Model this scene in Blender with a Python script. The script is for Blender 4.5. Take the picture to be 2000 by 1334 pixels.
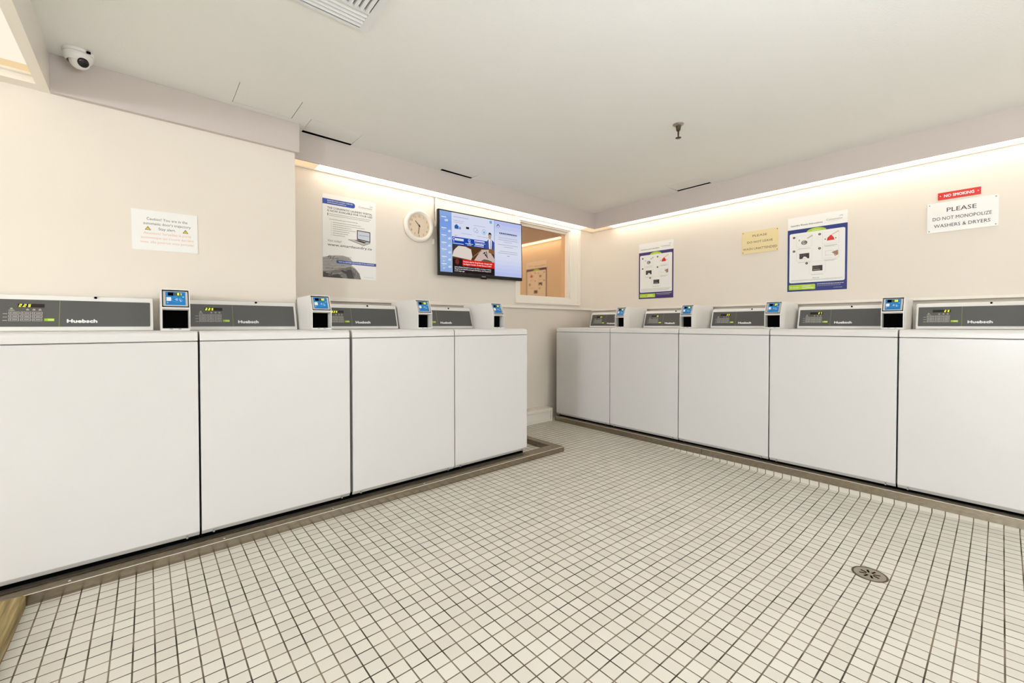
import bpy, math, random
from mathutils import Vector, Matrix, Euler

random.seed(7)
for o in list(bpy.data.objects):
    bpy.data.objects.remove(o)
S = bpy.context.scene
COL = S.collection

# ------------------------------------------------------------------ camera
cam = bpy.data.cameras.new('camera')
cam.sensor_width = 36.0
cam.sensor_fit = 'HORIZONTAL'
cam.lens = 826.13 / 2000 * 36.0
cam.shift_y = -(667.0 - 647.68) / 2000.0
cam.clip_start = 0.02
cam_o = bpy.data.objects.new('camera', cam)
COL.objects.link(cam_o)
R2 = Vector((0.757060, -0.653345, 0.0000662))
U2 = Vector((0.00986501, 0.01153236, 0.99988484))
F = Vector((0.6532705, 0.75697249, -0.01517595))
m = Matrix.Identity(4)
for i in range(3):
    m[i][0] = R2[i]; m[i][1] = U2[i]; m[i][2] = -F[i]
m[0][3], m[1][3], m[2][3] = -3.8725, -3.0719, 0.9921
cam_o.matrix_world = m
S.camera = cam_o

# ------------------------------------------------------------------ colour, world
S.view_settings.view_transform = 'Standard'
S.view_settings.look = 'None'
S.view_settings.gamma = 1.0
S.view_settings.use_curve_mapping = False
S.view_settings.exposure = 0.02
W = bpy.data.worlds.new('world'); S.world = W
W.use_nodes = True
W.node_tree.nodes['Background'].inputs[0].default_value = (1.0, 0.95, 0.88, 1)
W.node_tree.nodes['Background'].inputs[1].default_value = 0.3

COVE = 4.2          # luminous lenses of the coves
RECESS = 1.0        # recessed light box on the left
ROOM_W = 10.0       # unseen ceiling light added behind the camera (W)

def area(name, loc, rot, sx, sy, power, col):
    l = bpy.data.lights.new(name, 'AREA'); l.shape = 'RECTANGLE'
    l.size = sx; l.size_y = sy; l.energy = power; l.color = col
    o = bpy.data.objects.new(name, l); COL.objects.link(o)
    o.location = loc; o.rotation_euler = rot
    return o
area('added_ceiling_lamp', (-4.3, -4.3, 2.15), (0, 0, 0), 1.15, 1.15, ROOM_W, (0.90, 0.95, 1.0))  # area lamp added out of view to brighten the room

for bx, by, bp_ in ((-1.1, -7.2, 120.0), (-8.5, -3.4, 300.0)):  # unseen point lights added to even out the room's brightness
    pl = bpy.data.lights.new('fill_light', 'POINT'); pl.energy = bp_; pl.shadow_soft_size = .25; pl.color = (.81, .905, 1.0)
    po = bpy.data.objects.new('fill_light', pl); COL.objects.link(po); po.location = (bx, by, 1.45)
area('bounce_fill', (-3.3, -3.8, 1.5), (math.pi, 0, 0), .6, .6, 80.0, (.81, .905, 1.0))  # unseen upward area light added to brighten the ceiling

# ------------------------------------------------------------------ materials
def s2l(c):
    return tuple(((x / 255) / 12.92 if x / 255 <= .04045 else ((x / 255 + .055) / 1.055) ** 2.4) for x in c)
MATS = {}
def mat(name, rgb, rough=.5, metal=0, spec=.5, emit=0, coat=0, bump=0, bscale=200, linear=False, var=0):
    if name in MATS: return MATS[name]
    M = bpy.data.materials.new(name); M.use_nodes = True
    nt = M.node_tree; b = nt.nodes['Principled BSDF']
    c = tuple(rgb) if linear else s2l(rgb)
    b.inputs['Base Color'].default_value = (*c, 1)
    b.inputs['Roughness'].default_value = rough
    b.inputs['Metallic'].default_value = metal
    b.inputs['Specular IOR Level'].default_value = spec
    if coat:
        b.inputs['Coat Weight'].default_value = coat; b.inputs['Coat Roughness'].default_value = .15
    if emit:
        b.inputs['Emission Color'].default_value = (*c, 1); b.inputs['Emission Strength'].default_value = emit
    if bump or var:
        tc = nt.nodes.new('ShaderNodeTexCoord'); n = nt.nodes.new('ShaderNodeTexNoise')
        n.inputs['Scale'].default_value = bscale; n.inputs['Detail'].default_value = 4
        nt.links.new(tc.outputs['Object'], n.inputs['Vector'])
        if bump:
            bp = nt.nodes.new('ShaderNodeBump'); bp.inputs['Strength'].default_value = bump; bp.inputs['Distance'].default_value = .004
            nt.links.new(n.outputs['Fac'], bp.inputs['Height']); nt.links.new(bp.outputs['Normal'], b.inputs['Normal'])
        if var:
            n2 = nt.nodes.new('ShaderNodeTexNoise'); n2.inputs['Scale'].default_value = 3.5; n2.inputs['Detail'].default_value = 5
            nt.links.new(tc.outputs['Object'], n2.inputs['Vector'])
            mx = nt.nodes.new('ShaderNodeMix'); mx.data_type = 'RGBA'
            mx.inputs['A'].default_value = (*[k * (1 - var) for k in c], 1); mx.inputs['B'].default_value = (*[min(1, k * (1 + var)) for k in c], 1)
            nt.links.new(n2.outputs['Fac'], mx.inputs['Factor']); nt.links.new(mx.outputs['Result'], b.inputs['Base Color'])
    MATS[name] = M
    return M

wall_m = mat('wall_paint', (231, 221, 208), .55, bump=.06, bscale=350, spec=.3)
pier_m = wall_m
ceil_m = mat('ceiling_paint', (240, 238, 234), .8, bump=.3, bscale=160, spec=.2)
beam_m = mat('taupe_paint', (204, 193, 187), .6, bump=.05, bscale=300, spec=.3)
trim_m = mat('trim_paint', (238, 230, 218), .4)
enamel = mat('white_enamel', (212, 209, 207), .28, spec=.5, coat=.25)
enamel2 = mat('white_enamel_top', (217, 214, 211), .3, spec=.5, coat=.2)
cast_w = mat('white_plastic', (234, 231, 226), .4)
face_m = mat('charcoal_panel', (84, 83, 81), .38, spec=.5)
black = mat('black', (4, 4, 4), .9, spec=.05)
dark = mat('dark_void', (14, 12, 10), .9, spec=.1)
dispm = mat('display_black', (20, 16, 10), .2)
digit = mat('digits_yellow', (235, 240, 40), emit=1.3)
limeb = mat('lime_button', (150, 196, 30), .5)
lime_l = mat('lime_light', (196, 222, 110), .5)
prnt = mat('panel_print', (214, 210, 202), .5)
logo_m = mat('logo_white', (240, 240, 238), .4)
linem = mat('lime_line', (150, 160, 80), .5)
steel = None
rubber = mat('rubber', (25, 25, 25), .8)
chrome = mat('chrome', (200, 198, 194), .2, metal=1)
edge_m = mat('polished_edge_highlight', (238, 228, 212), .35, metal=.4)  # pale tone paints the highlight on the curbs' worn polished edge
paper = mat('paper', (240, 238, 234), .6)
ink = mat('ink_black', (28, 26, 26), .6)
inkg = mat('ink_grey', (128, 124, 120), .6)
ink_mid = mat('ink_mid_grey', (160, 156, 150), .6)
inklg = mat('ink_light_grey', (190, 186, 180), .6)
navy = mat('navy_ink', (30, 44, 120), .45)
blue = mat('blue_ink', (44, 74, 160), .45)
lime = mat('lime_ink', (176, 206, 40), .45)
redi = mat('red_ink', (214, 34, 22), .45)
redp = mat('red_plastic', (214, 30, 20), .3)
cream_p = mat('cream_plastic', (236, 216, 166), .4)
white_p = mat('white_plastic_sign', (238, 236, 232), .35)
brown_ink = mat('brown_ink', (84, 62, 40), .6)
orange_ink = mat('orange_ink', (236, 178, 150), .6)
yel = mat('warning_yellow', (236, 208, 60), .5)
blue_l = mat('reader_blue', (10, 116, 184), .35, emit=.05)
pale_blue = mat('reader_pale_blue', (140, 206, 236), .4)
grey_bez = mat('grey_bezel', (196, 190, 184), .4)
tv_blk = mat('gloss_black', (12, 12, 15), .35, spec=.3)

def steel_mat(name='brushed_steel', ro=.24):
    M = bpy.data.materials.new(name); M.use_nodes = True; nt = M.node_tree; b = nt.nodes['Principled BSDF']
    b.inputs['Metallic'].default_value = 1; b.inputs['Roughness'].default_value = ro
    tc = nt.nodes.new('ShaderNodeTexCoord'); mp = nt.nodes.new('ShaderNodeMapping'); n = nt.nodes.new('ShaderNodeTexNoise')
    mp.inputs['Scale'].default_value = (14, 14, 30); n.inputs['Scale'].default_value = 3; n.inputs['Detail'].default_value = 6
    nt.links.new(tc.outputs['Object'], mp.inputs['Vector']); nt.links.new(mp.outputs['Vector'], n.inputs['Vector'])
    r = nt.nodes.new('ShaderNodeValToRGB'); r.color_ramp.elements[0].color = (*s2l((142, 132, 116)), 1); r.color_ramp.elements[1].color = (*s2l((158, 148, 133)), 1)
    r.color_ramp.elements[0].position = .3; r.color_ramp.elements[1].position = .7
    nt.links.new(n.outputs['Fac'], r.inputs['Fac']); nt.links.new(r.outputs['Color'], b.inputs['Base Color'])
    return M
steel = steel_mat(); steel_t = steel_mat('worn_steel', .55)

def wood_mat():
    M = bpy.data.materials.new('treated_pine'); M.use_nodes = True; nt = M.node_tree; b = nt.nodes['Principled BSDF']
    b.inputs['Roughness'].default_value = .7
    tc = nt.nodes.new('ShaderNodeTexCoord'); mp = nt.nodes.new('ShaderNodeMapping'); n = nt.nodes.new('ShaderNodeTexNoise')
    mp.inputs['Scale'].default_value = (60, 3, 60); n.inputs['Scale'].default_value = 1.5; n.inputs['Detail'].default_value = 8
    nt.links.new(tc.outputs['Object'], mp.inputs['Vector']); nt.links.new(mp.outputs['Vector'], n.inputs['Vector'])
    r = nt.nodes.new('ShaderNodeValToRGB'); r.color_ramp.elements[0].color = (*s2l((112, 92, 52)), 1); r.color_ramp.elements[1].color = (*s2l((172, 150, 100)), 1)
    r.color_ramp.elements[0].position = .35; r.color_ramp.elements[1].position = .68
    nt.links.new(n.outputs['Fac'], r.inputs['Fac']); nt.links.new(r.outputs['Color'], b.inputs['Base Color'])
    return M
wood = wood_mat()

TP = 0.0509
def tile_mat():
    M = bpy.data.materials.new('floor_tile'); M.use_nodes = True; nt = M.node_tree; N = nt.nodes; L = nt.links; b = N['Principled BSDF']
    tc = N.new('ShaderNodeTexCoord'); sep = N.new('ShaderNodeSeparateXYZ')
    L.new(tc.outputs['Object'], sep.inputs[0])
    def mth(op, a, bb=None):
        n = N.new('ShaderNodeMath'); n.operation = op
        for i, v in enumerate((a, bb)):
            if v is None: continue
            if isinstance(v, (int, float)): n.inputs[i].default_value = v
            else: L.new(v, n.inputs[i])
        return n.outputs[0]
    def axis(out, off):
        s = mth('DIVIDE', mth('SUBTRACT', out, off), TP)
        cell = mth('FLOOR', s)
        fr = mth('FRACT', mth('ADD', s, .5))
        d = mth('MULTIPLY', mth('ABSOLUTE', mth('SUBTRACT', fr, .5)), TP)
        return cell, d, mth('FLOOR', mth('ADD', s, .5))
    cx, dx, lx = axis(sep.outputs[0], -3.507)
    cy, dy, ly = axis(sep.outputs[1], -2.631)
    d = mth('MINIMUM', dx, dy)
    g = N.new('ShaderNodeMapRange'); g.inputs['From Min'].default_value = .0017; g.inputs['From Max'].default_value = .0024
    L.new(d, g.inputs['Value'])
    comb = N.new('ShaderNodeCombineXYZ'); L.new(cx, comb.inputs[0]); L.new(cy, comb.inputs[1])
    wn = N.new('ShaderNodeTexWhiteNoise'); L.new(comb.outputs[0], wn.inputs['Vector'])
    tcol = N.new('ShaderNodeValToRGB')
    tcol.color_ramp.elements[0].color = (*s2l((205, 198, 184)), 1); tcol.color_ramp.elements[1].color = (*s2l((215, 209, 196)), 1)
    L.new(wn.outputs['Value'], tcol.inputs['Fac'])
    gn = N.new('ShaderNodeTexNoise'); gn.inputs['Scale'].default_value = 9; gn.inputs['Detail'].default_value = 5
    L.new(tc.outputs['Object'], gn.inputs['Vector'])
    gc = N.new('ShaderNodeValToRGB')
    gc.color_ramp.elements[0].color = (*s2l((44, 35, 25)), 1); gc.color_ramp.elements[1].color = (*s2l((124, 109, 88)), 1)
    gc.color_ramp.elements[0].position = .38; gc.color_ramp.elements[1].position = .6
    L.new(gn.outputs['Fac'], gc.inputs['Fac'])
    mx = N.new('ShaderNodeMix'); mx.data_type = 'RGBA'
    L.new(g.outputs[0], mx.inputs['Factor']); L.new(gc.outputs['Color'], mx.inputs['A']); L.new(tcol.outputs['Color'], mx.inputs['B'])
    L.new(mx.outputs['Result'], b.inputs['Base Color'])
    rg = N.new('ShaderNodeMapRange'); rg.inputs['To Min'].default_value = .9; rg.inputs['To Max'].default_value = .42
    L.new(g.outputs[0], rg.inputs['Value']); L.new(rg.outputs[0], b.inputs['Roughness'])
    bp = N.new('ShaderNodeBump'); bp.inputs['Strength'].default_value = .35; bp.inputs['Distance'].default_value = .001
    L.new(g.outputs[0], bp.inputs['Height']); L.new(bp.outputs['Normal'], b.inputs['Normal'])
    return M
tile = tile_mat()

# ------------------------------------------------------------------ mesh builder
class MB:
    def __init__(s, M=None):
        s.v = []; s.f = []; s.m = []; s.ms = []; s.T = M or Matrix.Identity(4); s.smooth = []
    def mi(s, m):
        if m not in s.ms: s.ms.append(m)
        return s.ms.index(m)
    def add(s, vs, fs, m, sm=False):
        b = len(s.v); s.v += [s.T @ Vector(p) for p in vs]
        k = s.mi(m)
        for f in fs:
            s.f.append([b + i for i in f]); s.m.append(k); s.smooth.append(sm)
    def box(s, a, b, m):
        x0, y0, z0 = a; x1, y1, z1 = b
        s.add([(x0, y0, z0), (x1, y0, z0), (x1, y1, z0), (x0, y1, z0), (x0, y0, z1), (x1, y0, z1), (x1, y1, z1), (x0, y1, z1)],
              [(0, 3, 2, 1), (4, 5, 6, 7), (0, 1, 5, 4), (1, 2, 6, 5), (2, 3, 7, 6), (3, 0, 4, 7)], m)
    def prism(s, prof, axis, a, b, m, sm=False):
        # prof: list of 2D points (CCW seen from +axis), extruded along axis from a to b
        def P(p, t):
            return {'x': (t, p[0], p[1]), 'y': (p[0], t, p[1]), 'z': (p[0], p[1], t)}[axis]
        n = len(prof)
        s.add([P(p, a) for p in prof] + [P(p, b) for p in prof],
              [tuple(range(n))[::-1], tuple(range(n, 2 * n))], m)
        s.add([P(p, a) for p in prof] + [P(p, b) for p in prof],
              [(i, (i + 1) % n, n + (i + 1) % n, n + i) for i in range(n)], m, sm)
    def lathe(s, prof, c, m, n=32, axis='z', sm=True, ms=None):
        vs = []
        for r, h in prof:
            for k in range(n):
                t = 2 * math.pi * k / n; a, b = r * math.cos(t), r * math.sin(t)
                p = {'z': (a, b, h), 'y': (a, h, b), 'x': (h, a, b)}[axis]
                vs.append((c[0] + p[0], c[1] + p[1], c[2] + p[2]))
        fs = [(j * n + k, j * n + (k + 1) % n, (j + 1) * n + (k + 1) % n, (j + 1) * n + k) for j in range(len(prof) - 1) for k in range(n)]
        s.add(vs, fs, m, sm)
    def disc(s, c, r, m, axis='z', n=32):
        vs = []
        for k in range(n):
            t = 2 * math.pi * k / n; a, b = r * math.cos(t), r * math.sin(t)
            p = {'z': (a, b, 0), 'y': (a, 0, b), 'x': (0, a, b)}[axis]
            vs.append((c[0] + p[0], c[1] + p[1], c[2] + p[2]))
        s.add(vs, [tuple(range(n))], m)
    def tube(s, pts, r, m, n=8):
        pts = [Vector(p) for p in pts]; vs = []
        for i, p in enumerate(pts):
            d = (pts[min(i + 1, len(pts) - 1)] - pts[max(i - 1, 0)]).normalized()
            a = d.orthogonal().normalized(); b = d.cross(a)
            if i and abs(a.dot(pa)) < .99:
                a = (pa - d * pa.dot(d)).normalized(); b = d.cross(a)
            pa = a
            for k in range(n):
                t = 2 * math.pi * k / n; vs.append(p + r * (a * math.cos(t) + b * math.sin(t)))
        fs = [(j * n + k, j * n + (k + 1) % n, (j + 1) * n + (k + 1) % n, (j + 1) * n + k) for j in range(len(pts) - 1) for k in range(n)]
        fs += [tuple(range(n))[::-1], tuple(range((len(pts) - 1) * n, len(pts) * n))]
        s.add(vs, fs, m, True)
    def build(s, name, parent=None, bevel=0, seg=2):
        me = bpy.data.meshes.new(name); me.from_pydata(s.v, [], s.f)
        for k in s.ms: me.materials.append(k)
        me.polygons.foreach_set('material_index', s.m)
        me.polygons.foreach_set('use_smooth', s.smooth)
        me.update()
        o = bpy.data.objects.new(name, me); COL.objects.link(o)
        if parent: o.parent = parent
        if bevel:
            w = o.modifiers.new('weld', 'WELD'); w.merge_threshold = 1e-5
            bv = o.modifiers.new('bevel', 'BEVEL'); bv.width = bevel; bv.segments = seg; bv.limit_method = 'ANGLE'
            bv.harden_normals = False
            for p in me.polygons: p.use_smooth = False
        return o

TXT = {}
def text2d(txt, bold=0, shear=0):
    key = (txt, bold, shear)
    if key in TXT: return TXT[key]
    c = bpy.data.curves.new('t', 'FONT'); c.body = txt; c.size = 1; c.offset = bold; c.shear = shear; c.resolution_u = 2; c.fill_mode = 'BOTH'
    o = bpy.data.objects.new('t', c)
    COL.objects.link(o)
    dg = bpy.context.evaluated_depsgraph_get(); ev = o.evaluated_get(dg); me = ev.to_mesh()
    vs = [(v.co.x, v.co.y) for v in me.vertices]; fs = [tuple(p.vertices) for p in me.polygons]
    ev.to_mesh_clear(); bpy.data.objects.remove(o); bpy.data.curves.remove(c)
    xs = [p[0] for p in vs] or [0]; ys = [p[1] for p in vs] or [0]
    TXT[key] = (vs, fs, (min(xs), max(xs), min(ys), max(ys)))
    return TXT[key]

class Canvas:
    """flat print on a plane: origin O (bottom left), unit axes U (right), V (up), N (towards the viewer)"""
    def __init__(s, mb, O, U, V):
        s.mb = mb; s.O = Vector(O); s.U = Vector(U).normalized(); s.V = Vector(V).normalized(); s.N = s.U.cross(s.V); s.lay = 1
        s.step = .0002
    def P(s, u, v, l): return s.O + s.U * u + s.V * v + s.N * (l * s.step)
    def poly(s, pts, m, l=1): s.mb.add([s.P(u, v, l) for u, v in pts], [tuple(range(len(pts)))], m)
    def rect(s, u0, v0, u1, v1, m, l=1): s.poly([(u0, v0), (u1, v0), (u1, v1), (u0, v1)], m, l)
    def rrect(s, u0, v0, u1, v1, r, m, l=1, corners=(1, 1, 1, 1)):
        pts = []
        for (cx, cy, a0, on, px, py) in ((u1 - r, v0 + r, -90, corners[1], u1, v0), (u1 - r, v1 - r, 0, corners[2], u1, v1), (u0 + r, v1 - r, 90, corners[3], u0, v1), (u0 + r, v0 + r, 180, corners[0], u0, v0)):
            if on: pts += [(cx + r * math.cos(math.radians(a0 + k * 15)), cy + r * math.sin(math.radians(a0 + k * 15))) for k in range(7)]
            else: pts.append((px, py))
        s.poly(pts, m, l)
    def frame(s, u0, v0, u1, v1, w, m, l=1):
        s.rect(u0, v0, u1, v0 + w, m, l); s.rect(u0, v1 - w, u1, v1, m, l); s.rect(u0, v0 + w, u0 + w, v1 - w, m, l); s.rect(u1 - w, v0 + w, u1, v1 - w, m, l)
    def disc(s, u, v, r, m, l=1, n=20, ry=None):
        ry = ry or r
        s.poly([(u + r * math.cos(2 * math.pi * k / n), v + ry * math.sin(2 * math.pi * k / n)) for k in range(n)], m, l)
    def line(s, pts, w, m, l=1):
        for (a, b), (c, d) in zip(pts[:-1], pts[1:]):
            t = Vector((c - a, d - b)); 
            if t.length < 1e-9: continue
            t.normalize(); nx, ny = -t.y * w / 2, t.x * w / 2
            s.poly([(a - nx, b - ny), (c - nx, d - ny), (c + nx, d + ny), (a + nx, b + ny)], m, l)
    def arc(s, u, v, r, a0, a1, w, m, l=1, n=14, ry=None):
        ry = ry or r
        s.line([(u + r * math.cos(math.radians(a0 + (a1 - a0) * k / n)), v + ry * math.sin(math.radians(a0 + (a1 - a0) * k / n))) for k in range(n + 1)], w, m, l)
    def text(s, txt, u, v, h, m, l=1, w=None, align='l', bold=0, shear=0):
        # v = baseline; h = cap height; w = full width
        vs, fs, bb = text2d(txt, 0, shear)
        if not vs: return
        if bold:      # heavier strokes: the same letters again, shifted by a hair
            for k, q in enumerate((-bold, bold)):
                s.text(txt, u + q * h * .8, v, h, m, l + .15 * (k + 1), w, align, 0, shear)
            s.text(txt, u, v + bold * h * .8, h, m, l + .45, w, align, 0, shear); s.text(txt, u, v - bold * h * .8, h, m, l + .6, w, align, 0, shear)
        capb = text2d('H', bold, 0)[2]; sy = h / (capb[3] - capb[2])
        sx = (w / (bb[1] - bb[0])) if w else sy
        W_ = (bb[1] - bb[0]) * sx
        off = {'l': 0, 'c': -W_ / 2, 'r': -W_}[align]
        s.mb.add([s.P(u + off + (x - bb[0]) * sx, v + (y) * sy, l) for x, y in vs], fs, m)
    def dashes(s, u0, u1, v, h, m, l=1, seed=0, word=(.006, .016), gap=.0018):
        # print too small to read: a row of little word-long strokes
        if m is inkg: m = ink_mid
        r = random.Random(seed); u = u0
        while u < u1:
            w = min(r.uniform(*word), u1 - u); s.rect(u, v, u + w, v + h, m, l); u += w + gap
    def seg7(s, ch, u, v, h, m, l=1, sh=.18):
        w = h * .55; t = h * .15
        segs = {'0': 'abcdef', '1': 'bc', '2': 'abged', '3': 'abgcd', '4': 'fgbc', '5': 'afgcd', '6': 'afgedc', '7': 'abc', '8': 'abcdefg', '9': 'abcdfg'}[ch]
        R = {'a': (0, h - t, w, h), 'g': (0, h / 2 - t / 2, w, h / 2 + t / 2), 'd': (0, 0, w, t), 'b': (w - t, h / 2, w, h), 'c': (w - t, 0, w, h / 2), 'f': (0, h / 2, t, h), 'e': (0, 0, t, h / 2)}
        for k in segs:
            a, b, c, d = R[k]
            s.poly([(u + a + b * sh, v + b), (u + c + b * sh, v + b), (u + c + d * sh, v + d), (u + a + d * sh, v + d)], m, l)

def empty(name, loc, rz=0):
    o = bpy.data.objects.new(name, None); COL.objects.link(o); o.location = loc; o.rotation_euler = (0, 0, rz)
    o.empty_display_size = .1
    return o
def tag(o, label, cat, group=None):
    o['label'] = label; o['category'] = cat
    if group: o['group'] = group
    return o
def struct(o): o['kind'] = 'structure'; return o

# ------------------------------------------------------------------ dimensions (metres)
CE = 2.238; SOF = 2.063
WY = .06; WX = .06            # faces of the back wall and of the right wall
PY = -.18; PX = -3.164        # face and end of the pier
YL = -.7725; XR = -.6386      # washer fronts, left row / right row
XMIN, YMIN = -9.0, -8.2
LEDGE = 1.165

# ------------------------------------------------------------------ floor with its shallow fall to the drain
DR = (-1.587, -2.721)
def fz(x, y):
    r = max(.10, math.hypot(x - DR[0], y - DR[1])); q = math.hypot((x + .66) * .8, (y + 1.95) * .9)
    z = -.052 * max(0, 1 - r / 1.3) - .025 * max(0, 1 - q / 1.25) ** .9
    k = min(1, max(0, (-.9 - y) / .6)); z *= k * k * (3 - 2 * k)
    return z
def make_floor():
    mb = MB(); nx, ny = 260, 240
    xs = [XMIN + (WX + .1 - XMIN) * i / nx for i in range(nx + 1)]; ys = [YMIN + (WY + .1 - YMIN) * j / ny for j in range(ny + 1)]
    mb.add([(x, y, fz(x, y)) for y in ys for x in xs], [(j * (nx + 1) + i, j * (nx + 1) + i + 1, (j + 1) * (nx + 1) + i + 1, (j + 1) * (nx + 1) + i) for j in range(ny) for i in range(nx)], tile, True)
    return struct(mb.build('floor'))
make_floor()
mb = MB(); mb.box((-.662, YMIN, -.06), (WX + .04, WY + .04, .0005), tile); struct(mb.build('trim_1'))   # tiled plinth under the right row

# ------------------------------------------------------------------ walls
def wall_with_holes(name, U0, U1, Z0, Z1, holes, place, m):
    us = sorted({U0, U1, *[h[0] for h in holes], *[h[1] for h in holes]}); zs = sorted({Z0, Z1, *[h[2] for h in holes], *[h[3] for h in holes]})
    mb = MB()
    for a, b in zip(us[:-1], us[1:]):
        for c, d in zip(zs[:-1], zs[1:]):
            um, zm = (a + b) / 2, (c + d) / 2
            if any(h[0] < um < h[1] and h[2] < zm < h[3] for h in holes): continue
            place(mb, a, b, c, d, m)
    return mb.build(name)
WIN = (-1.083, -.328, 1.280, 2.035)
mbw = MB()
for (a, b, c, d) in ((PX - .02, WIN[0], LEDGE, CE), (WIN[1], WX + .12, LEDGE, CE), (WIN[0], WIN[1], LEDGE, WIN[2]), (WIN[0], WIN[1], WIN[3], CE)):
    mbw.box((a, WY, c), (b, WY + .12, d), wall_m)
mbw.box((PX - .02, WY + .03, -.05), (WX + .12, WY + .12, LEDGE), wall_m)
struct(mbw.build('wall_back'))
mbw = MB(); mbw.box((WX, YMIN - .1, LEDGE), (WX + .12, WY, CE), wall_m); mbw.box((WX + .03, YMIN - .1, -.07), (WX + .12, WY + .03, LEDGE), wall_m)
struct(mbw.build('wall_right'))
mbw = MB(); mbw.box((XMIN - .1, PY, -.05), (PX, WY + .12, CE), pier_m); struct(mbw.build('wall_pier'))
mbw = MB(); mbw.box((XMIN - .12, YMIN - .1, -.05), (XMIN, PY, CE), wall_m); struct(mbw.build('wall_left'))
mbw = MB(); mbw.box((XMIN - .12, YMIN - .12, -.05), (WX + .12, YMIN, CE), wall_m); struct(mbw.build('wall_front'))

# ceiling with the four access openings
HB = [(-3.500, -3.199, -.505, -.253), (-3.107, -2.790, -.325, -.1005), (-2.078, -1.774, -.340, -.1005), (-.34, -.1105, -1.393, -1.084)]
def cplace(mb, a, b, c, d, m): mb.box((a, c, CE), (b, d, CE + .002), m)
struct(wall_with_holes('ceiling', XMIN - .1, WX + .1, YMIN - .1, WY + .1, HB, cplace, ceil_m))
mb = MB()
for h in HB:   # dark plenum above the openings
    x0, x1, y0, y1 = h[0] - .004, h[1] + .004, h[2] - .004, h[3] + .004
    z0, z1 = CE + .0025, CE + .25
    mb.box((x0, y0, z1), (x1, y1, z1 + .01), dark)
    mb.box((x0 - .01, y0, z0), (x0, y1, z1), dark); mb.box((x1, y0, z0), (x1 + .01, y1, z1), dark)
    mb.box((x0, y0 - .01, z0), (x1, y0, z1), dark); mb.box((x0, y1, z0), (x1, y1 + .01, z1), dark)
struct(mb.build('trim_2'))

# taupe fascias / beams
mb = MB(); mb.box((PX + .001, -.10, SOF), (-.08, -.085, CE), beam_m); struct(mb.build('trim_3'))
mb = MB(); mb.box((-.095, YMIN, SOF), (-.08, -.10, CE), beam_m); mb.box((-.0951, -.1, SOF), (-.08, -.085, CE), beam_m); struct(mb.build('trim_4'))
mb = MB(); mb.box((-4.20, -.21, SOF), (-3.144, PY, CE), beam_m); struct(mb.build('trim_5', bevel=.002))
mb = MB(); mb.box((-4.236, YMIN, SOF), (-4.199, PY, CE), trim_m); struct(mb.build('trim_6'))
# wall-side ledges of the coves
mb = MB(); mb.box((PX, .045, SOF + .004), (WX, WY, SOF + .016), trim_m); struct(mb.build('trim_7'))
mb = MB(); mb.box((.045, YMIN, SOF + .004), (WX, .045, SOF + .016), trim_m); struct(mb.build('trim_8'))
mb = MB(); mb.box((XMIN, -.25, SOF + .002), (-4.236, PY, SOF + .03), trim_m); mb.box((XMIN, -.27, SOF + .03), (-4.236, PY, SOF + .04), trim_m); struct(mb.build('trim_9'))

# ------------------------------------------------------------------ luminous coves
def emis(name, col, st):
    M = bpy.data.materials.new(name); M.use_nodes = True; nt = M.node_tree; nt.nodes.clear()
    e = nt.nodes.new('ShaderNodeEmission'); e.inputs[0].default_value = (*col, 1); e.inputs[1].default_value = st
    o = nt.nodes.new('ShaderNodeOutputMaterial'); nt.links.new(e.outputs[0], o.inputs[0]); return M
lens_m = emis('cove_lens', (1, .87, .71), COVE)
lens_e = emis('cove_lens_falloff', (1, .70, .42), COVE * .25)  # dimmer, warmer emission paints the light's fall-off at the strip ends
rec_m = emis('recess_lens', (1, .9, .74), RECESS)
t = tag(empty('cove_light', (-1.55, -.02, SOF)), 'long strip light in the soffit above the television and clock', 'light')
mb = MB(); mb.box((-2.98 + 1.55, -.063, .012), (-.16 + 1.55, .065, .018), lens_m); mb.build('lens', t)
mb = MB(); mb.box((PX + 1.551, -.063, .012), (-2.98 + 1.55, .065, .018), lens_e); mb.build('falloff_lens', t)
mb = MB(); mb.box((-.16 + 1.55, -.063, .012), (-.08 + 1.55, .065, .018), lens_e); mb.build('falloff_lens', t)
t = tag(empty('cove_light', (-.02, -2.4, SOF)), 'long strip light in the soffit above the instruction posters and signs', 'light')
mb = MB(); mb.box((-.058, -3.7, .012), (.065, 2.15, .018), lens_m); mb.build('lens', t)
mb = MB(); mb.box((-.058, 2.15, .012), (.065, 2.443, .018), lens_e); mb.build('falloff_lens', t)
t = tag(empty('recessed_light', (-4.55, -2.2, SOF)), 'glowing recessed light box at the upper left corner', 'light')
mb = MB(); mb.box((-.44, -2.0, .040), (.311, 1.86, .046), rec_m); mb.build('lens', t)
mb = MB(); mb.box((-.44, 1.861, .040), (.311, 1.945, .046), emis('recess_lens_falloff', (1, .74, .42), .9)); mb.build('falloff_lens', t)  # warm glowing end paints the light fading towards the wall
t = tag(empty('added_ceiling_light', (-4.3, -4.3, CE)), 'added square ceiling light fixture, unseen behind the viewer', 'light')  # fixture added behind the camera to go with the added lamp
mb = MB(); mb.box((-.62, -.62, -.06), (.62, .62, 0), trim_m); mb.build('housing', t)

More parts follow.
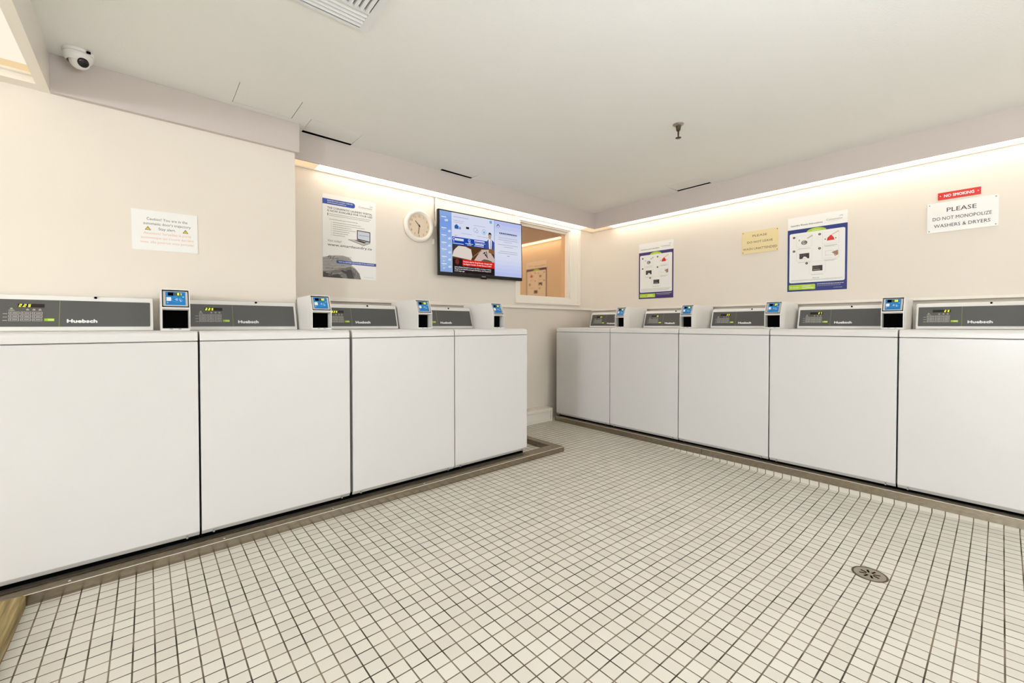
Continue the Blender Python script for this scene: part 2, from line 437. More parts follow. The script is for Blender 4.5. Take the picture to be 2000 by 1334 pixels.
# ------------------------------------------------------------------ window
t = struct(empty('window_1', ((WIN[0] + WIN[1]) / 2, WY, WIN[2])))
ox, oy, oz = t.location
def B(mb, x0, y0, z0, x1, y1, z1, m): mb.box((x0 - ox, y0 - oy, z0 - oz), (x1 - ox, y1 - oy, z1 - oz), m)
mb = MB()
B(mb, -1.135, WY - .016, 1.212, -.17, WY - .0005, 1.280, trim_m)
B(mb, -1.135, WY - .016, 1.280, -1.083, WY - .0005, 2.055, trim_m)
B(mb, -.328, WY - .016, 1.280, -.17, WY - .0005, 2.055, trim_m)
B(mb, -1.083, WY - .016, 2.03, -.328, WY - .0005, 2.055, trim_m)
B(mb, -.215, WY - .024, 1.212, -.17, WY - .016, 2.055, trim_m)
B(mb, -1.135, WY - .024, 1.212, -.215, WY - .016, 1.238, trim_m)
mb.build('casing', t, bevel=.002)
mb = MB()
B(mb, -1.083, WY, 1.2805, -1.062, WY + .10, 2.034, trim_m); B(mb, -.345, WY, 1.2805, -.329, WY + .10, 2.034, trim_m)
B(mb, -1.062, WY, 1.2805, -.345, WY + .10, 1.294, trim_m); B(mb, -1.062, WY, 2.018, -.345, WY + .10, 2.034, trim_m)
B(mb, -1.062, WY + .035, 1.995, -.345, WY + .05, 2.018, trim_m)
mb.build('frame', t)
gm = bpy.data.materials.new('bronze_glass'); gm.use_nodes = True; nt = gm.node_tree; b = nt.nodes['Principled BSDF']
b.inputs['Base Color'].default_value = (*s2l((228, 190, 152)), 1); b.inputs['Metallic'].default_value = 1.0; b.inputs['Roughness'].default_value = .05
mb = MB(); B(mb, -1.064, WY + .055, 1.292, -.343, WY + .061, 2.02, gm); mb.build('glass', t)

# rail moulding where the upper wall board ends
mb = MB(); mb.box((PX, WY - .010, 1.163), (WX, WY, 1.190), trim_m); struct(mb.build('trim_10', bevel=.003))
mb = MB(); mb.box((WX - .010, YMIN, 1.157), (WX, WY, 1.176), trim_m); struct(mb.build('trim_11', bevel=.003))

# baseboard
mb = MB(); mb.box((PX, -.012, 0), (-.705, WY + .03, .118), trim_m); mb.box((PX, -.03, 0), (-.69, WY + .03, .018), trim_m)
mb.box((PX, -.03, .112), (-.69, WY + .03, .135), trim_m); mb.box((-.712, -.03, .018), (-.69, WY + .03, .112), trim_m)
mb.box((PX, -.02, .098), (-.7, 0, .112), trim_m)
struct(mb.build('baseboard_back', bevel=.003))

# ------------------------------------------------------------------ steel curbs
mb = MB(); x0, x1 = -4.72, -1.40
cz = .04
t = tag(empty('steel_curb', (-3.0, -.8, 0)), 'L-shaped stainless steel curb around the left row of washers', 'curb')
def B2(mb, a, b, m, T=(-3.0, -.8, 0)): mb.box(tuple(a[i] - T[i] for i in range(3)), tuple(b[i] - T[i] for i in range(3)), m)
mb = MB(); B2(mb, (x0, -.834, -.03), (x1, -.738, cz - .002), steel); B2(mb, (x1 - .066, -.738, -.03), (x1, .05, cz - .002), steel)
B2(mb, (x0, -.834, cz - .0019), (x1, -.738, cz), steel_t); B2(mb, (x1 - .066, -.738, cz - .0019), (x1, .05, cz), steel_t); mb.build('channel', t)
mb = MB(); B2(mb, (x0, -.8345, cz - .0014), (x1 + .0003, -.8326, cz + .0006), edge_m); mb.build('polished_edge_highlight', t)  # bright bead drawn in place of the edge highlight
mb = MB(); B2(mb, (x0, -.794, cz), (-1.74, -.786, cz + .004), steel); mb.build('flange', t)
for x in (-4.10, -3.62, -3.15, -2.62, -2.1):
    mb = MB(Matrix.Translation((x + 3.0, -.812 + .8, cz))); mb.lathe([(.0055, -.001), (.0045, .002), (.001, .003), (0, .003)], (0, 0, 0), chrome, 14); mb.build('screw', t)
t = tag(empty('steel_curb', (-.64, -2.4, 0)), 'straight stainless steel curb along the right row of washers', 'curb')
mb = MB(); mb.box((-.026, -2.4, .0008), (.034, 0.82, .0454), steel); mb.box((-.026, -2.4, .0455), (.034, .82, .0474), steel_t); mb.build('channel', t)
mb = MB(); mb.box((-.0262, .822, .0008), (.034, 2.36, .0452), steel); mb.box((-.0262, .822, .0453), (.034, 2.36, .0472), steel_t); mb.build('channel', t)

mb = MB(); mb.box((-.0266, -2.4, .0458), (-.0246, 2.36, .0480), edge_m); mb.build('polished_edge_highlight', t)

# wooden plank
t = MB(Matrix.Translation((0, 0, 0)))
prof = [(-.085, 0), (.085, 0), (.085, .036), (.079, .042), (-.085, .042)]
n = 26; vs = []; fs = []
for j in range(n + 1):
    y = .55 - 1.1 * j / n; w = random.Random(j).uniform(-.0022, .0010) if j > 6 else 0
    vs += [(p[0] + (w if p[0] > 0 else 0), y, p[1] + (w * .6 if p[1] > .03 else 0)) for p in prof]
k = len(prof)
for j in range(n): fs += [(j * k + i, j * k + (i + 1) % k, (j + 1) * k + (i + 1) % k, (j + 1) * k + i) for i in range(k)]
fs += [tuple(range(k))[::-1], tuple(range(n * k, n * k + k))]
t.add(vs, fs, wood)
o = t.build('wooden_plank'); o.location = (-4.290, -1.388, .001)
tag(o, 'weathered pine plank lying on the tiles against the left curb', 'plank')

# ------------------------------------------------------------------ washers
def make_washer(w, depth, coff, num, label, dotdisp=None, cons_back=None):
    """local: x right, y depth (front = 0), z up; origin at the middle of the front bottom edge"""
    T = Matrix.Translation((-w / 2, 0, 0))
    r = empty('washer', (0, 0, 0))
    tag(r, label, 'washer', 'white top-loading washers')
    g = .0012
    mb = MB(T); mb.box((g, .012, .072), (w - g, depth, .922), enamel); mb.build('cabinet', r, bevel=.004)
    mb = MB(T); mb.box((g, .045, .004), (w - g, depth - .01, .070), black); mb.build('base', r)  # added black block paints the dark gap beneath the cabinet
    # front panel with a turned-in lower edge
    mb = MB(T); mb.prism([(.0, .084), (.016, .063), (.02, .063), (.02, .9195), (.0, .9195)], 'x', g, w - g, enamel); mb.build('front_panel', r, bevel=.005, seg=3)
    mb = MB(T); mb.prism([(0.0, .9235), (.03, .9225), (depth, .9225), (depth, .9655), (.02, .9655), (.006, .960), (0, .951)], 'x', g * .6, w - g * .6, enamel2); mb.build('top_panel', r, bevel=.003, seg=3)
    # lid on the top
    mb = MB(T); mb.box((.05, .04, .9655), (w - .05, .215, .9672), enamel2); mb.build('lid', r, bevel=.001)
    for x in (.045, w - .045):
        mb = MB(T); mb.prism([(x - .0045, .064), (x + .0045, .064), (x + .003, .076), (x, .079), (x - .003, .076)], 'y', .004, .012, inkg); mb.box((x - .0022, .001, .064), (x + .0022, .006, .072), chrome); mb.build('clip', r)
    for x in (.05, w - .05):
        for y in (.06, depth - .06):
            mb = MB(T); mb.lathe([(0, .0), (.02, .0), (.02, .0035), (.007, .0036), (.007, .0039)], (x, y, 0), rubber, 12); mb.build('foot', r)
    # console
    yf = .5225; cb = cons_back or (depth - .01)
    cw = .535 if dotdisp else .526; c0 = coff - .012
    h0, h1 = .9662, 1.131; lean = .045
    prof = [(yf, h0), (cb, h0), (cb, h1 - .01), (cb - .012, h1), (yf + lean + .012, h1), (yf + lean + .003, h1 - .004), (yf + lean, h1 - .012), (yf + .002, h0 + .014)]
    mb = MB(T); mb.prism(prof, 'x', c0, c0 + cw, cast_w); con = mb.build('console', r, bevel=.006, seg=3)
    # face plate on the slanted front
    a = Vector((0, yf + .002, h0 + .014)); b = Vector((0, yf + lean, h1 - .012)); V = (b - a).normalized(); L_ = (b - a).length
    O = Vector((coff - w / 2, 0, 0)) + a + V * .005
    gw, gh = (.511 if dotdisp else .503), L_ - .018
    def cv(mb, l=.0012):
        c = Canvas(mb, O, (1, 0, 0), V); c.O = c.O + c.N * l; return c
    mb = MB(); c = cv(mb, 0)
    c.step = .0016
    c.rrect(0, 0, gw, gh, .004, face_m, 1)
    pts = [(0, 0), (gw, 0), (gw, gh), (0, gh)]
    for (p, q) in zip(pts, pts[1:] + pts[:1]): mb.add([c.P(*p, 0), c.P(*q, 0), c.P(*q, 1), c.P(*p, 1)], [(0, 1, 2, 3)], face_m)
    c.step = .0002
    c.rect(.193, 0.001, .1945, gh - .001, linem, 9)
    # printing: row names, status words, emblem
    for k, z in enumerate((.0615, .046, .0305)): c.rect(.024, z - .003 - .0, .037, z - .0014, prnt, 9)
    for k, uu in enumerate((.091, .110, .128)):
        c.rect(uu, .0795, uu + .009, .081, prnt, 9); c.rect(uu, .0765, uu + .009, .078, prnt, 9)
        c.disc(uu + .0045, .0835, .0012, prnt, 9)
    c.disc(.048, .0845, .004, lime_l, 9, ry=.0022); c.arc(.048, .082, .004, 20, 160, .0011, prnt, 9); c.rect(.039, .0748, .058, .0762, prnt, 9); c.rect(.043, .0775, .054, .0785, prnt, 9)
    mb.build('face_plate', con)
    mb = MB(); c = cv(mb, .0019); c.rect(.066, .0905, .146, .1075, dispm, 1)
    if num:
        u = .069 if dotdisp else .117
        for ch in num:
            if ch == '.':
                c.disc(u - .0015, .0935, .0011, digit, 4); continue
            c.seg7(ch, u, .0925, .0125, digit, 4); u += .0135
    mb.build('display', con)
    for i in range(3):
        for j in range(3):
            mb = MB(); c = cv(mb, .0019); u0 = .041 + i * .0345; v0 = .0265 + j * .0155
            c.frame(u0, v0, u0 + .0305, v0 + .0115, .0012, prnt, 1); c.disc(u0 + .006, v0 + .0058, .0018, prnt, 1, n=8)
            c.rect(u0 + .011, v0 + .0049, u0 + .026, v0 + .0066, prnt, 1)
            if j == 1: c.rect(u0 + .013, v0 + .0025, u0 + .022, v0 + .0036, inkg, 1)
            mb.build('key', con)
    mb = MB(); c = cv(mb, .0019); c.rrect(.147, .0262, .178, .0385, .001, limeb, 1); c.rect(.158, .0275, .177, .0372, lime_l, 2); mb.build('start_button', con)
    mb = MB(); c = cv(mb, .0019); c.text('Huebsch', .219, .0195, .0155, logo_m, 2, w=.099, bold=.12); mb.build('lettering', con)
    # key lock on the top bezel
    mb = MB(T @ Matrix.Translation((coff + .312, yf + lean - .002, h1 - .0065))); mb.lathe([(.0055, .004), (.0055, -.0015), (0, -.0015)], (0, 0, 0), black, 16, 'y'); mb.build('lock', con)
    return r

def make_reader(w, depth, num, label):
    """card reader box; local: x right (0..w), y depth (front = 0), z up"""
    T = Matrix.Translation((-w / 2, 0, 0))
    r = empty('card_reader', (0, 0, 0)); tag(r, label, 'card reader', 'card readers beside the washer consoles')
    h = .199; hs = .112; ln = .04; th = .0035
    prof = [(0, .004), (.004, 0), (depth, 0), (depth, h - .012), (depth - .012, h - .004), (ln, h), (0, hs)]
    mb = MB(T)
    mb.prism(prof, 'x', 0, th, cast_w); mb.prism(prof, 'x', w - th, w, cast_w)
    mb.prism([(ln, h - .004), (ln, h), (depth - .012, h - .004), (depth - .012, h - .009)][::-1], 'x', th, w - th, cast_w)
    mb.prism([(depth - .012, h - .009), (depth - .012, h - .004), (depth, h - .012), (depth, 0), (depth - .006, 0), (depth - .006, h - .014)][::-1], 'x', th, w - th, cast_w)
    mb.box((th, 0, 0), (w - th, depth, .004), cast_w)
    mb.box((th, .0, .004), (w - th, .004, .011), cast_w)          # lip under the opening
    mb.box((-.0008, .09, .03), (0, depth - .06, .13), cast_w); mb.box((w, .09, .03), (w + .0008, depth - .06, .13), cast_w)
    mb.build('housing', r)
    for x in (.03, .062, .084)[:2]:
        mb = MB(T); mb.box((x, -.0004, .0065), (x + .012, .0002, .0085), dark); mb.build('slot', r)
    mb = MB(T); mb.box((th, .001, hs - .008), (w - th, .10, hs - .001), cast_w); mb.box((th, .012, hs - .014), (w - th, .10, hs - .008), grey_bez); mb.build('shelf', r)
    mb = MB(T)
    mb.box((th, .11, .004), (w - th, .112, hs - .008), black); mb.box((th + .001, .03, .0042), (th + .002, .11, hs - .014), grey_bez)
    mb.box((w - th - .002, .02, .0042), (w - th - .001, .055, hs - .014), cast_w)
    mb.box((th, .055, .0042), (w - th, .056, hs - .014), black)
    mb.build('coin_cavity', r)
    # sloped reader module, recessed in the dark surround
    a = Vector((0, .004, hs + .002)); b = Vector((0, ln + .002, h - .006)); V = (b - a).normalized(); L_ = (b - a).length
    N = Vector((1, 0, 0)).cross(V)
    mb = MB(); c = Canvas(mb, Vector((-w / 2 + th, 0, 0)) + a - N * .006, (1, 0, 0), V); c.rect(0, -.002, w - 2 * th, L_ + .002, black, 0); mb.build('surround', r)
    mb = MB(); ww = w - 2 * th; c = Canvas(mb, Vector((-w / 2 + th, 0, 0)) + a - N * .005, (1, 0, 0), V)
    c.step = .004; c.rrect(.004, .004, ww - .004, L_ - .004, .003, grey_bez, 1)
    for (p, q) in (((.004, .004), (ww - .004, .004)), ((ww - .004, .004), (ww - .004, L_ - .004)), ((ww - .004, L_ - .004), (.004, L_ - .004)), ((.004, L_ - .004), (.004, .004))):
        mb.add([c.P(*p, 0), c.P(*q, 0), c.P(*q, 1), c.P(*p, 1)], [(0, 1, 2, 3)], grey_bez)
    mod = mb.build('reader_module', r)
    mb = MB(); c = Canvas(mb, Vector((-w / 2 + th, 0, 0)) + a - N * .0008, (1, 0, 0), V); x0, x1, y0, y1 = .013, ww - .013, .009, L_ - .007; W_, H_ = x1 - x0, y1 - y0
    c.rect(x0, y0, x1, y1, blue_l, 1)
    c.rect(x0 + .05 * W_, y0 + .30 * H_, x0 + .28 * W_, y0 + .58 * H_, paper, 2)
    for k in range(4): c.arc(x0 + .45 * W_, y0 + .42 * H_, (.03 + .04 * k) * W_, -42, 42, .0011, paper, 3, 6)
    c.line([(x0 + .67 * W_, y0 + .50 * H_), (x0 + .80 * W_, y0 + .30 * H_)], .0022, pale_blue, 3); c.line([(x0 + .68 * W_, y0 + .38 * H_), (x0 + .78 * W_, y0 + .26 * H_)], .0016, paper, 3)
    c.line([(x0 + .72 * W_, y0 + .55 * H_), (x0 + .88 * W_, y0 + .30 * H_)], .0009, pale_blue, 3)
    c.arc(x0 + .60 * W_, y0 + .42 * H_, .29 * W_, 100, 330, .0006, pale_blue, 3, 20, ry=.20 * H_)
    c.rect(x0 + .85 * W_, y0 + .60 * H_, x0 + .93 * W_, y0 + .64 * H_, paper, 3); c.rect(x0 + .07 * W_, y0 + .2 * H_, x0 + .13 * W_, y0 + .22 * H_, paper, 3); c.rect(x0 + .07 * W_, y0 + .13 * H_, x0 + .13 * W_, y0 + .15 * H_, paper, 3)
    mb.build('blue_label', mod)
    mb = MB(); c = Canvas(mb, Vector((-w / 2 + th, 0, 0)) + a - N * .0006, (1, 0, 0), V)
    c.rect(x0 + .12 * W_, y0 + .70 * H_, x0 + .40 * W_, y0 + .94 * H_, black, 1); c.rect(x0 + .42 * W_, y0 + .72 * H_, x0 + .80 * W_, y0 + .93 * H_, mat('olive_display', (70, 80, 30), .4), 1)
    for k, ch in enumerate(num): c.seg7(ch, x0 + (.60 + .11 * k) * W_, y0 + .75 * H_, .14 * H_ + .0015, digit, 3, 0)
    mb.build('display', mod)
    return r

# left row: x of left and right edges, fronts face -y
LROW = [(-4.358, -3.7035, '2.25', True), (-3.6985, -3.044, '2.25', True), (-3.031, -2.3765, '2.25', True), (-2.3715, -1.736, '2.25', True)]
LLAB = ['white top-loading washer nearest the left edge, showing 2.25, under the caution notice',
        'white washer second from the left edge, below the corner of the protruding wall',
        'white washer standing under the laundry portal poster, scuffed near its lower right corner',
        'white washer at the far free end of the left row, under the television']
RLAB = ['white card reader box with blue label showing 01, right of the nearest left-row console',
        'white card reader box with blue label beside the pier corner, third from the free end',
        'white card reader box with blue label below the gap between clock and television',
        'white card reader box with blue label at the free end of the left row']
for i, (a, b, num, dd) in enumerate(LROW):
    w = b - a; dep = .585 if i < 2 else .70
    o = make_washer(w, dep, (-.013, 0, 0, -.002)[i], num, LLAB[i], True, cons_back=(dep if i < 2 else .66))
    o.location = ((a + b) / 2, YL + (.004 if i == 3 else 0), .0)
    if i == 2:      # scuffs near the lower right corner
        mb = MB(); c = Canvas(mb, (0, -.0002, 0), (1, 0, 0), (0, 0, 1))
        for q in range(9):
            rr = random.Random(q); uu = .035 + rr.uniform(-.012, .012); vv = .092 + rr.uniform(-.012, .014); c.line([(uu, vv), (uu + rr.uniform(-.004, .005), vv + rr.uniform(-.002, .003))], rr.uniform(.0006, .0014), inkg, 1)
        mb.build('scuff_marks', o)
    rd = .315 if i < 2 else .41
    k = make_reader(.108, rd, '0%d' % (i + 1), RLAB[i]); k.location = (b - (.058 if i == 3 else .064), -.51, .966)
# right row: y of far and near edges, fronts face -x
RROW = [(-.034, -.7045, '07'), (-.7095, -1.3705, '15'), (-1.3755, -2.027, '23'), (-2.032, -2.6845, '27'), (-2.6895, -3.345, '29')]
RWL = ['white washer at the far end of the right row, in the room corner',
       'second white washer from the room corner, below violet-bordered poster',
       'white washer in the middle of the right row, showing 23, under the cream plastic sign',
       'white washer showing 27 in the right row, under the larger instructions poster',
       'white washer showing 29 at the right edge, below the red sign']
RRL = ['small white card reader box with blue label nearest the room corner on the right row',
       'white card reader box with blue label just right of the narrower instructions poster',
       'white card reader box with blue label left of and below the larger instructions poster',
       'white card reader box with blue label between the consoles showing 27 and 29',
       'white card reader box with blue label at the near end of the right row']
for i, (a, b, num) in enumerate(RROW):
    w = a - b
    o = make_washer(w, .66, .027, num, RWL[i], False)
    o.rotation_euler = (0, 0, -math.pi / 2); o.location = (XR, (a + b) / 2, .0008)
    if i < 5:
        k = make_reader(.105, .40, '0%d' % (i + 5), RRL[i]); k.rotation_euler = (0, 0, -math.pi / 2); k.location = (-.41, b + .0525 + .002, .9668)

# ------------------------------------------------------------------ things on the walls
def sheet(name, plane, u0, u1, z0, z1, off=.0015, tilt=0):
    """returns (MB, Canvas, width, height, location, rotation) for a thin sheet; local x right, z up, y into the wall"""
    w, h = u1 - u0, z1 - z0
    mb = MB(); c = Canvas(mb, (-w / 2, 0, -h / 2), (1, 0, 0), (0, 0, 1))
    return mb, c, w, h
def place(o, plane, uc, zc, off, tilt=0):
    if plane == 'back': o.location = (uc, WY - off, zc); o.rotation_euler = (0, tilt, 0)
    elif plane == 'pier': o.location = (uc, PY - off, zc); o.rotation_euler = (0, tilt, 0)
    else: o.location = (WX - off, uc, zc); o.rotation_euler = Euler((0, tilt, -math.pi / 2), 'XYZ')
    return o

# laundry portal poster
w, h = .388, .588
mb, c, _, _ = sheet('poster', 'back', 0, w, 0, h)
mb.box((-w / 2, 0, -h / 2), (w / 2, .0012, h / 2), paper)
U = lambda f: f * w
V_ = lambda f: f * h
c.rrect(0, V_(.880), U(.59), V_(.945), .016, blue, 1, (0, 1, 1, 0))
c.text('REGISTER YOUR LAUNDRY CARD ON', U(.085), V_(.918), .0075, paper, 2, w=U(.46), bold=.02)
c.text('WWW.SMARTLAUNDRY.CA', U(.085), V_(.894), .0075, paper, 2, w=U(.34), bold=.02)
c.text('Coinamatic', U(.66), V_(.900), .014, inkg, 2, w=U(.27)); c.arc(U(.90), V_(.91), .020, 50, 120, .002, inkg, 2, 8, ry=.016); c.arc(U(.91), V_(.92), .016, 50, 120, .0016, inkg, 2, 8, ry=.012)
c.dashes(U(.69), U(.92), V_(.884), .0016, inklg, 2, 3)
c.text('THE COINAMATIC LAUNDRY PORTAL', U(.085), V_(.828), .0135, ink, 2, w=U(.84), bold=.015)
c.text('IS NOW AVAILABLE FOR YOUR USE!', U(.085), V_(.793), .0135, ink, 2, w=U(.84), bold=.015)
c.rect(U(.085), V_(.745), U(.098), V_(.775), ink, 2)
for k in range(2): c.dashes(U(.115), U(.9 - .03 * k), V_(.765 - .020 * k), .0035, inkg, 2, k)
c.dashes(U(.115), U(.64), V_(.700), .004, inkg, 2, 7)
for k, e in enumerate((.70, .77, .52, .60, .49, .46, .40)):
    c.disc(U(.155), V_(.669 - .0255 * k), .002, inkg, 2, 8); c.dashes(U(.18), U(e), V_(.666 - .0255 * k), .0038, inkg, 2, 10 + k)
# laptop drawing
lp = lambda pts: [(U(a), V_(b)) for a, b in pts]
c.poly(lp([(.625, .498), (.885, .478), (.885, .612), (.625, .617)]), ink, 2)
c.poly(lp([(.64, .51), (.87, .492), (.87, .602), (.64, .607)]), mat('screen_print', (206, 210, 222), .5), 3)
c.text('www.smartlaundry.ca', U(.665), V_(.553), .0065, ink, 4, w=U(.19), bold=.02)
c.poly(lp([(.46, .488), (.625, .498), (.885, .474), (.75, .435)]), mat('laptop_grey', (198, 192, 186), .5), 2)
c.poly(lp([(.58, .486), (.66, .492), (.82, .474), (.76, .462)]), ink, 3)
c.line(lp([(.46, .485), (.75, .431), (.885, .472)]), .003, ink, 3)
c.text('Visit today!', U(.085), V_(.432), .016, inkg, 2, w=U(.25))
c.text('www.smartlaundry.ca', U(.085), V_(.383), .0175, ink, 2, w=U(.83), bold=.012)
# monochrome picture of folded clothes
g1 = mat('pic_dark', (66, 62, 60), .6); g2 = mat('pic_mid', (120, 116, 112), .6); g3 = mat('pic_light', (172, 168, 164), .6)
c.poly(lp([(0, 0), (.70, 0), (.67, .07), (.60, .13), (.52, .165), (.55, .19), (.53, .225), (.47, .262), (.36, .278), (.22, .272), (.12, .262), (0, .235)]), g3, 2)
c.poly(lp([(0, 0), (.70, 0), (.66, .075), (.58, .128), (.50, .15), (.30, .11), (.15, .08), (0, .075)]), g2, 3)
c.poly(lp([(0, 0), (.36, 0), (.30, .04), (.16, .058), (0, .062)]), g1, 4)
c.poly(lp([(.30, .09), (.50, .12), (.58, .06), (.56, .0), (.44, .0), (.42, .05)]), g1, 4)
for k in range(9):
    yk = .085 + .019 * k
    c.line(lp([(0, yk), (.15, yk + .004 * k / 3), (.35, yk + .018), (.52, yk + .030)]), .0022, g1 if k % 2 else g2, 5)
for k in range(16):
    rr = random.Random(k); a = rr.uniform(.02, .32); b = rr.uniform(.02, .065); c.line(lp([(a, b), (a + .05, b + .004)]), .0022, g3, 6)
for k in range(46):
    rr = random.Random(200 + k); a = rr.uniform(.03, .46); b = rr.uniform(.08, .235); c.line(lp([(a, b), (a + rr.uniform(.03, .07), b + rr.uniform(.002, .010))]), .0022, (g1, g2, g3, ink_mid)[k % 4], 6)
for k in range(6): c.line(lp([(.50 + .02 * k, .14 - .012 * k), (.56 + .012 * k, .0)]), .0018, g3 if k % 2 else ink, 6)
for k in range(12):
    rr = random.Random(50 + k); a = rr.uniform(.08, .26); b = rr.uniform(.205, .25); c.line(lp([(a, b), (a + .02, b + .02)]), .003, g1 if k % 2 else g2, 6)
c.rrect(U(.24), V_(.178), U(1.0), V_(.215), .008, blue, 7, (1, 0, 0, 1))
c.text('*NOT ALL FEATURES ARE AVAILABLE AT ALL LOCATIONS*', U(.28), V_(.190), .0085, paper, 8, w=U(.68), bold=.02)
c.dashes(U(.76), U(.95), V_(.030), .002, inklg, 2, 4)
o = mb.build('poster'); place(o, 'back', -2.737, 1.627, .0022)
tag(o, 'white laundry portal poster with blue bands and laptop picture, left of the clock', 'poster')

# caution notice on the pier
w, h = .270, .206
mb, c, _, _ = sheet('notice', 'pier', 0, w, 0, h)
mb.box((-w / 2, 0, -h / 2), (w / 2, .0012, h / 2), paper)
ci = mat('ink_soft', (78, 76, 78), .6)
c.text('Caution! You are in the', w * .53, h * .755, .0135, ci, 1, w=w * .62, align='c')
c.text("automatic door's trajectory", w * .53, h * .640, .0135, ci, 1, w=w * .72, align='c')
c.text('Stay alert.', w * .52, h * .520, .0135, ci, 1, w=w * .26, align='c')
for u in (.235, .805):
    c.poly([(w * (u - .045), h * .50), (w * (u + .045), h * .50), (w * u, h * .60)], ink, 1); c.poly([(w * (u - .03), h * .508), (w * (u + .03), h * .508), (w * u, h * .582)], yel, 2)
    c.rect(w * u - .0009, h * .527, w * u + .0009, h * .560, ink, 3); c.rect(w * u - .0009, h * .513, w * u + .0009, h * .521, ink, 3)
for k, (tx, ww) in enumerate((('Attention! Surveillez la porte', .72), ('automatique qui s\'ouvre derrière', .80), ('vous, elle pourrait vous percuter', .82))):
    c.text(tx, w * .53, h * (.400 - .110 * k), .0125, orange_ink, 1, w=w * ww, align='c')
o = mb.build('caution_notice'); place(o, 'pier', -3.792, 1.485, .0022, math.radians(-.8))
tag(o, 'white paper caution notice about the automatic door, taped to the left wall', 'notice')

# instruction posters
def instr(w, h, title, big, seed):
    mb, c, _, _ = sheet('poster', 'right', 0, w, 0, h)
    mb.box((-w / 2, 0, -h / 2), (w / 2, .0012, h / 2), paper)
    X = lambda f: f * w
    Y = lambda f: f * h
    nv = navy if big else mat('violet_ink', (60, 46, 110), .45)
    c.rect(0, 0, w, Y(.838), nv, 1)
    c.rrect(X(.035), Y(.115), X(.965), Y(.785), .012, paper, 2)
    pts = [(X(.5) + X(.165) * math.cos(math.radians(a)), Y(.785) + Y(.045) * math.sin(math.radians(a))) for a in range(0, 181, 12)]
    c.poly(pts, lime, 3); c.text('BEFORE', X(.5), Y(.795), .005, paper, 4, w=X(.12), align='c') if False else c.dashes(X(.43), X(.57), Y(.796), .003, paper, 4, seed)
    c.text(title, X(.06), Y(.882), .0115, ink, 2, w=X(.54), bold=.02)
    c.text('Coinamatic', X(.66), Y(.897), .0135, inkg, 2, w=X(.26)); c.arc(X(.895), Y(.91), .018, 50, 125, .0018, inkg, 2, 8); c.arc(X(.905), Y(.92), .015, 50, 125, .0014, inkg, 2, 8); c.dashes(X(.69), X(.9), Y(.882), .0014, inklg, 2, 5)
    pics = [(.16, .605), (.60, .610), (.16, .420), (.60, .425), (.385, .245)]
    for k, (a, b) in enumerate(pics):
        c.disc(X(a - .045), Y(b + .125), .0088, ink, 3); c.text(str(k + 1), X(a - .045), Y(b + .125) - .004, .008, paper, 4, align='c', bold=.02)
        c.frame(X(a), Y(b - .012), X(a + .27), Y(b + .14), .0008, inklg, 3)
        c.dashes(X(a + .03), X(a + .24), Y(b - .035), .0025, inkg, 3, seed + k)
        if k in (1, 3): c.dashes(X(a + .05), X(a + .20), Y(b - .048), .0025, inkg, 3, seed + k + 9)
        cx_, cy_ = X(a + .135), Y(b + .045)
        if k == 0:
            c.disc(cx_, cy_, .020, g1, 4, ry=.017); c.disc(cx_ - .001, cy_, .014, g3, 5, ry=.015); c.disc(cx_ + .006, cy_ + .003, .008, g2, 6)
            c.line([(cx_ + .02, cy_ + .03), (cx_ + .055, cy_ + .05)], .010, inklg, 4); c.line([(cx_ - .035, cy_ + .015), (cx_ - .033, cy_ + .028)], .004, ink, 4)
        if k == 1:
            c.poly([(cx_ - .024, cy_ - .010), (cx_ + .024, cy_ - .008), (cx_ + .018, cy_ + .014), (cx_ + .004, cy_ + .030), (cx_ - .004, cy_ + .028), (cx_ - .020, cy_ + .012)], redi, 4)
            c.line([(cx_, cy_ + .028), (cx_ + .05, cy_ + .055)], .007, mat('skin_print', (214, 186, 160), .6), 3)
            c.disc(cx_ - .034, cy_ + .003, .003, ink, 4, 8, ry=.006); c.disc(cx_ + .032, cy_ + .004, .003, ink, 4, 8, ry=.006)
        if k in (2, 4):
            c.rect(cx_ - .032, cy_ - .018, cx_ + .034, cy_ + .024, mat('pic_black', (48, 44, 42), .5), 4)
            for q in range(3): c.dashes(cx_ - .028, cx_ + .010, cy_ + .014 - q * .007, .0018, g2, 5, q, (.003, .007), .002)
            if k == 2: c.poly([(cx_ - .012, cy_ - .016), (cx_ + .024, cy_ - .018), (cx_ + .012, cy_ - .004), (cx_ - .002, cy_ - .002)], paper, 6)
            else: c.dashes(cx_ - .024, cx_ + .018, cy_ - .012, .006, g3, 5, 3, (.005, .008), .003)
        if k == 3:
            c.frame(cx_ - .032, cy_ - .012, cx_ + .02, cy_ + .022, .0009, inkg, 4)
            sk = mat('hand_print', (158, 124, 92), .6)
            c.poly([(cx_ + .006, cy_ + .006), (cx_ + .022, cy_ + .014), (cx_ + .046, cy_ + .022), (cx_ + .048, cy_ - .012), (cx_ + .036, cy_ - .020), (cx_ + .028, cy_ - .006), (cx_ + .020, cy_ - .002)], sk, 5)
            c.line([(cx_ + .024, cy_ - .004), (cx_ + .030, cy_ - .022)], .005, sk, 5)
    if big: c.text('Please note:', X(.5), Y(.165), .006, ink, 3, w=X(.11), align='c', bold=.02)
    for k in range(2 if big else 4): c.dashes(X(.07), X(.93 - .03 * k), Y(.150 - .012 * k if big else .175 - .014 * k), .0022, inkg, 3, seed + 20 + k)
    c.rrect(X(.03), Y(.022), X(.49), Y(.090), .006, lime, 2)
    c.text('For Service:', X(.055), Y(.046), .0085, paper, 3, w=X(.15), bold=.02)
    c.dashes(X(.27), X(.42), Y(.062), .005, paper, 3, seed + 30); c.dashes(X(.26), X(.46), Y(.038), .005, paper, 3, seed + 31)
    c.dashes(X(.52), X(.95), Y(.083), .0034, paper, 3, seed + 32)
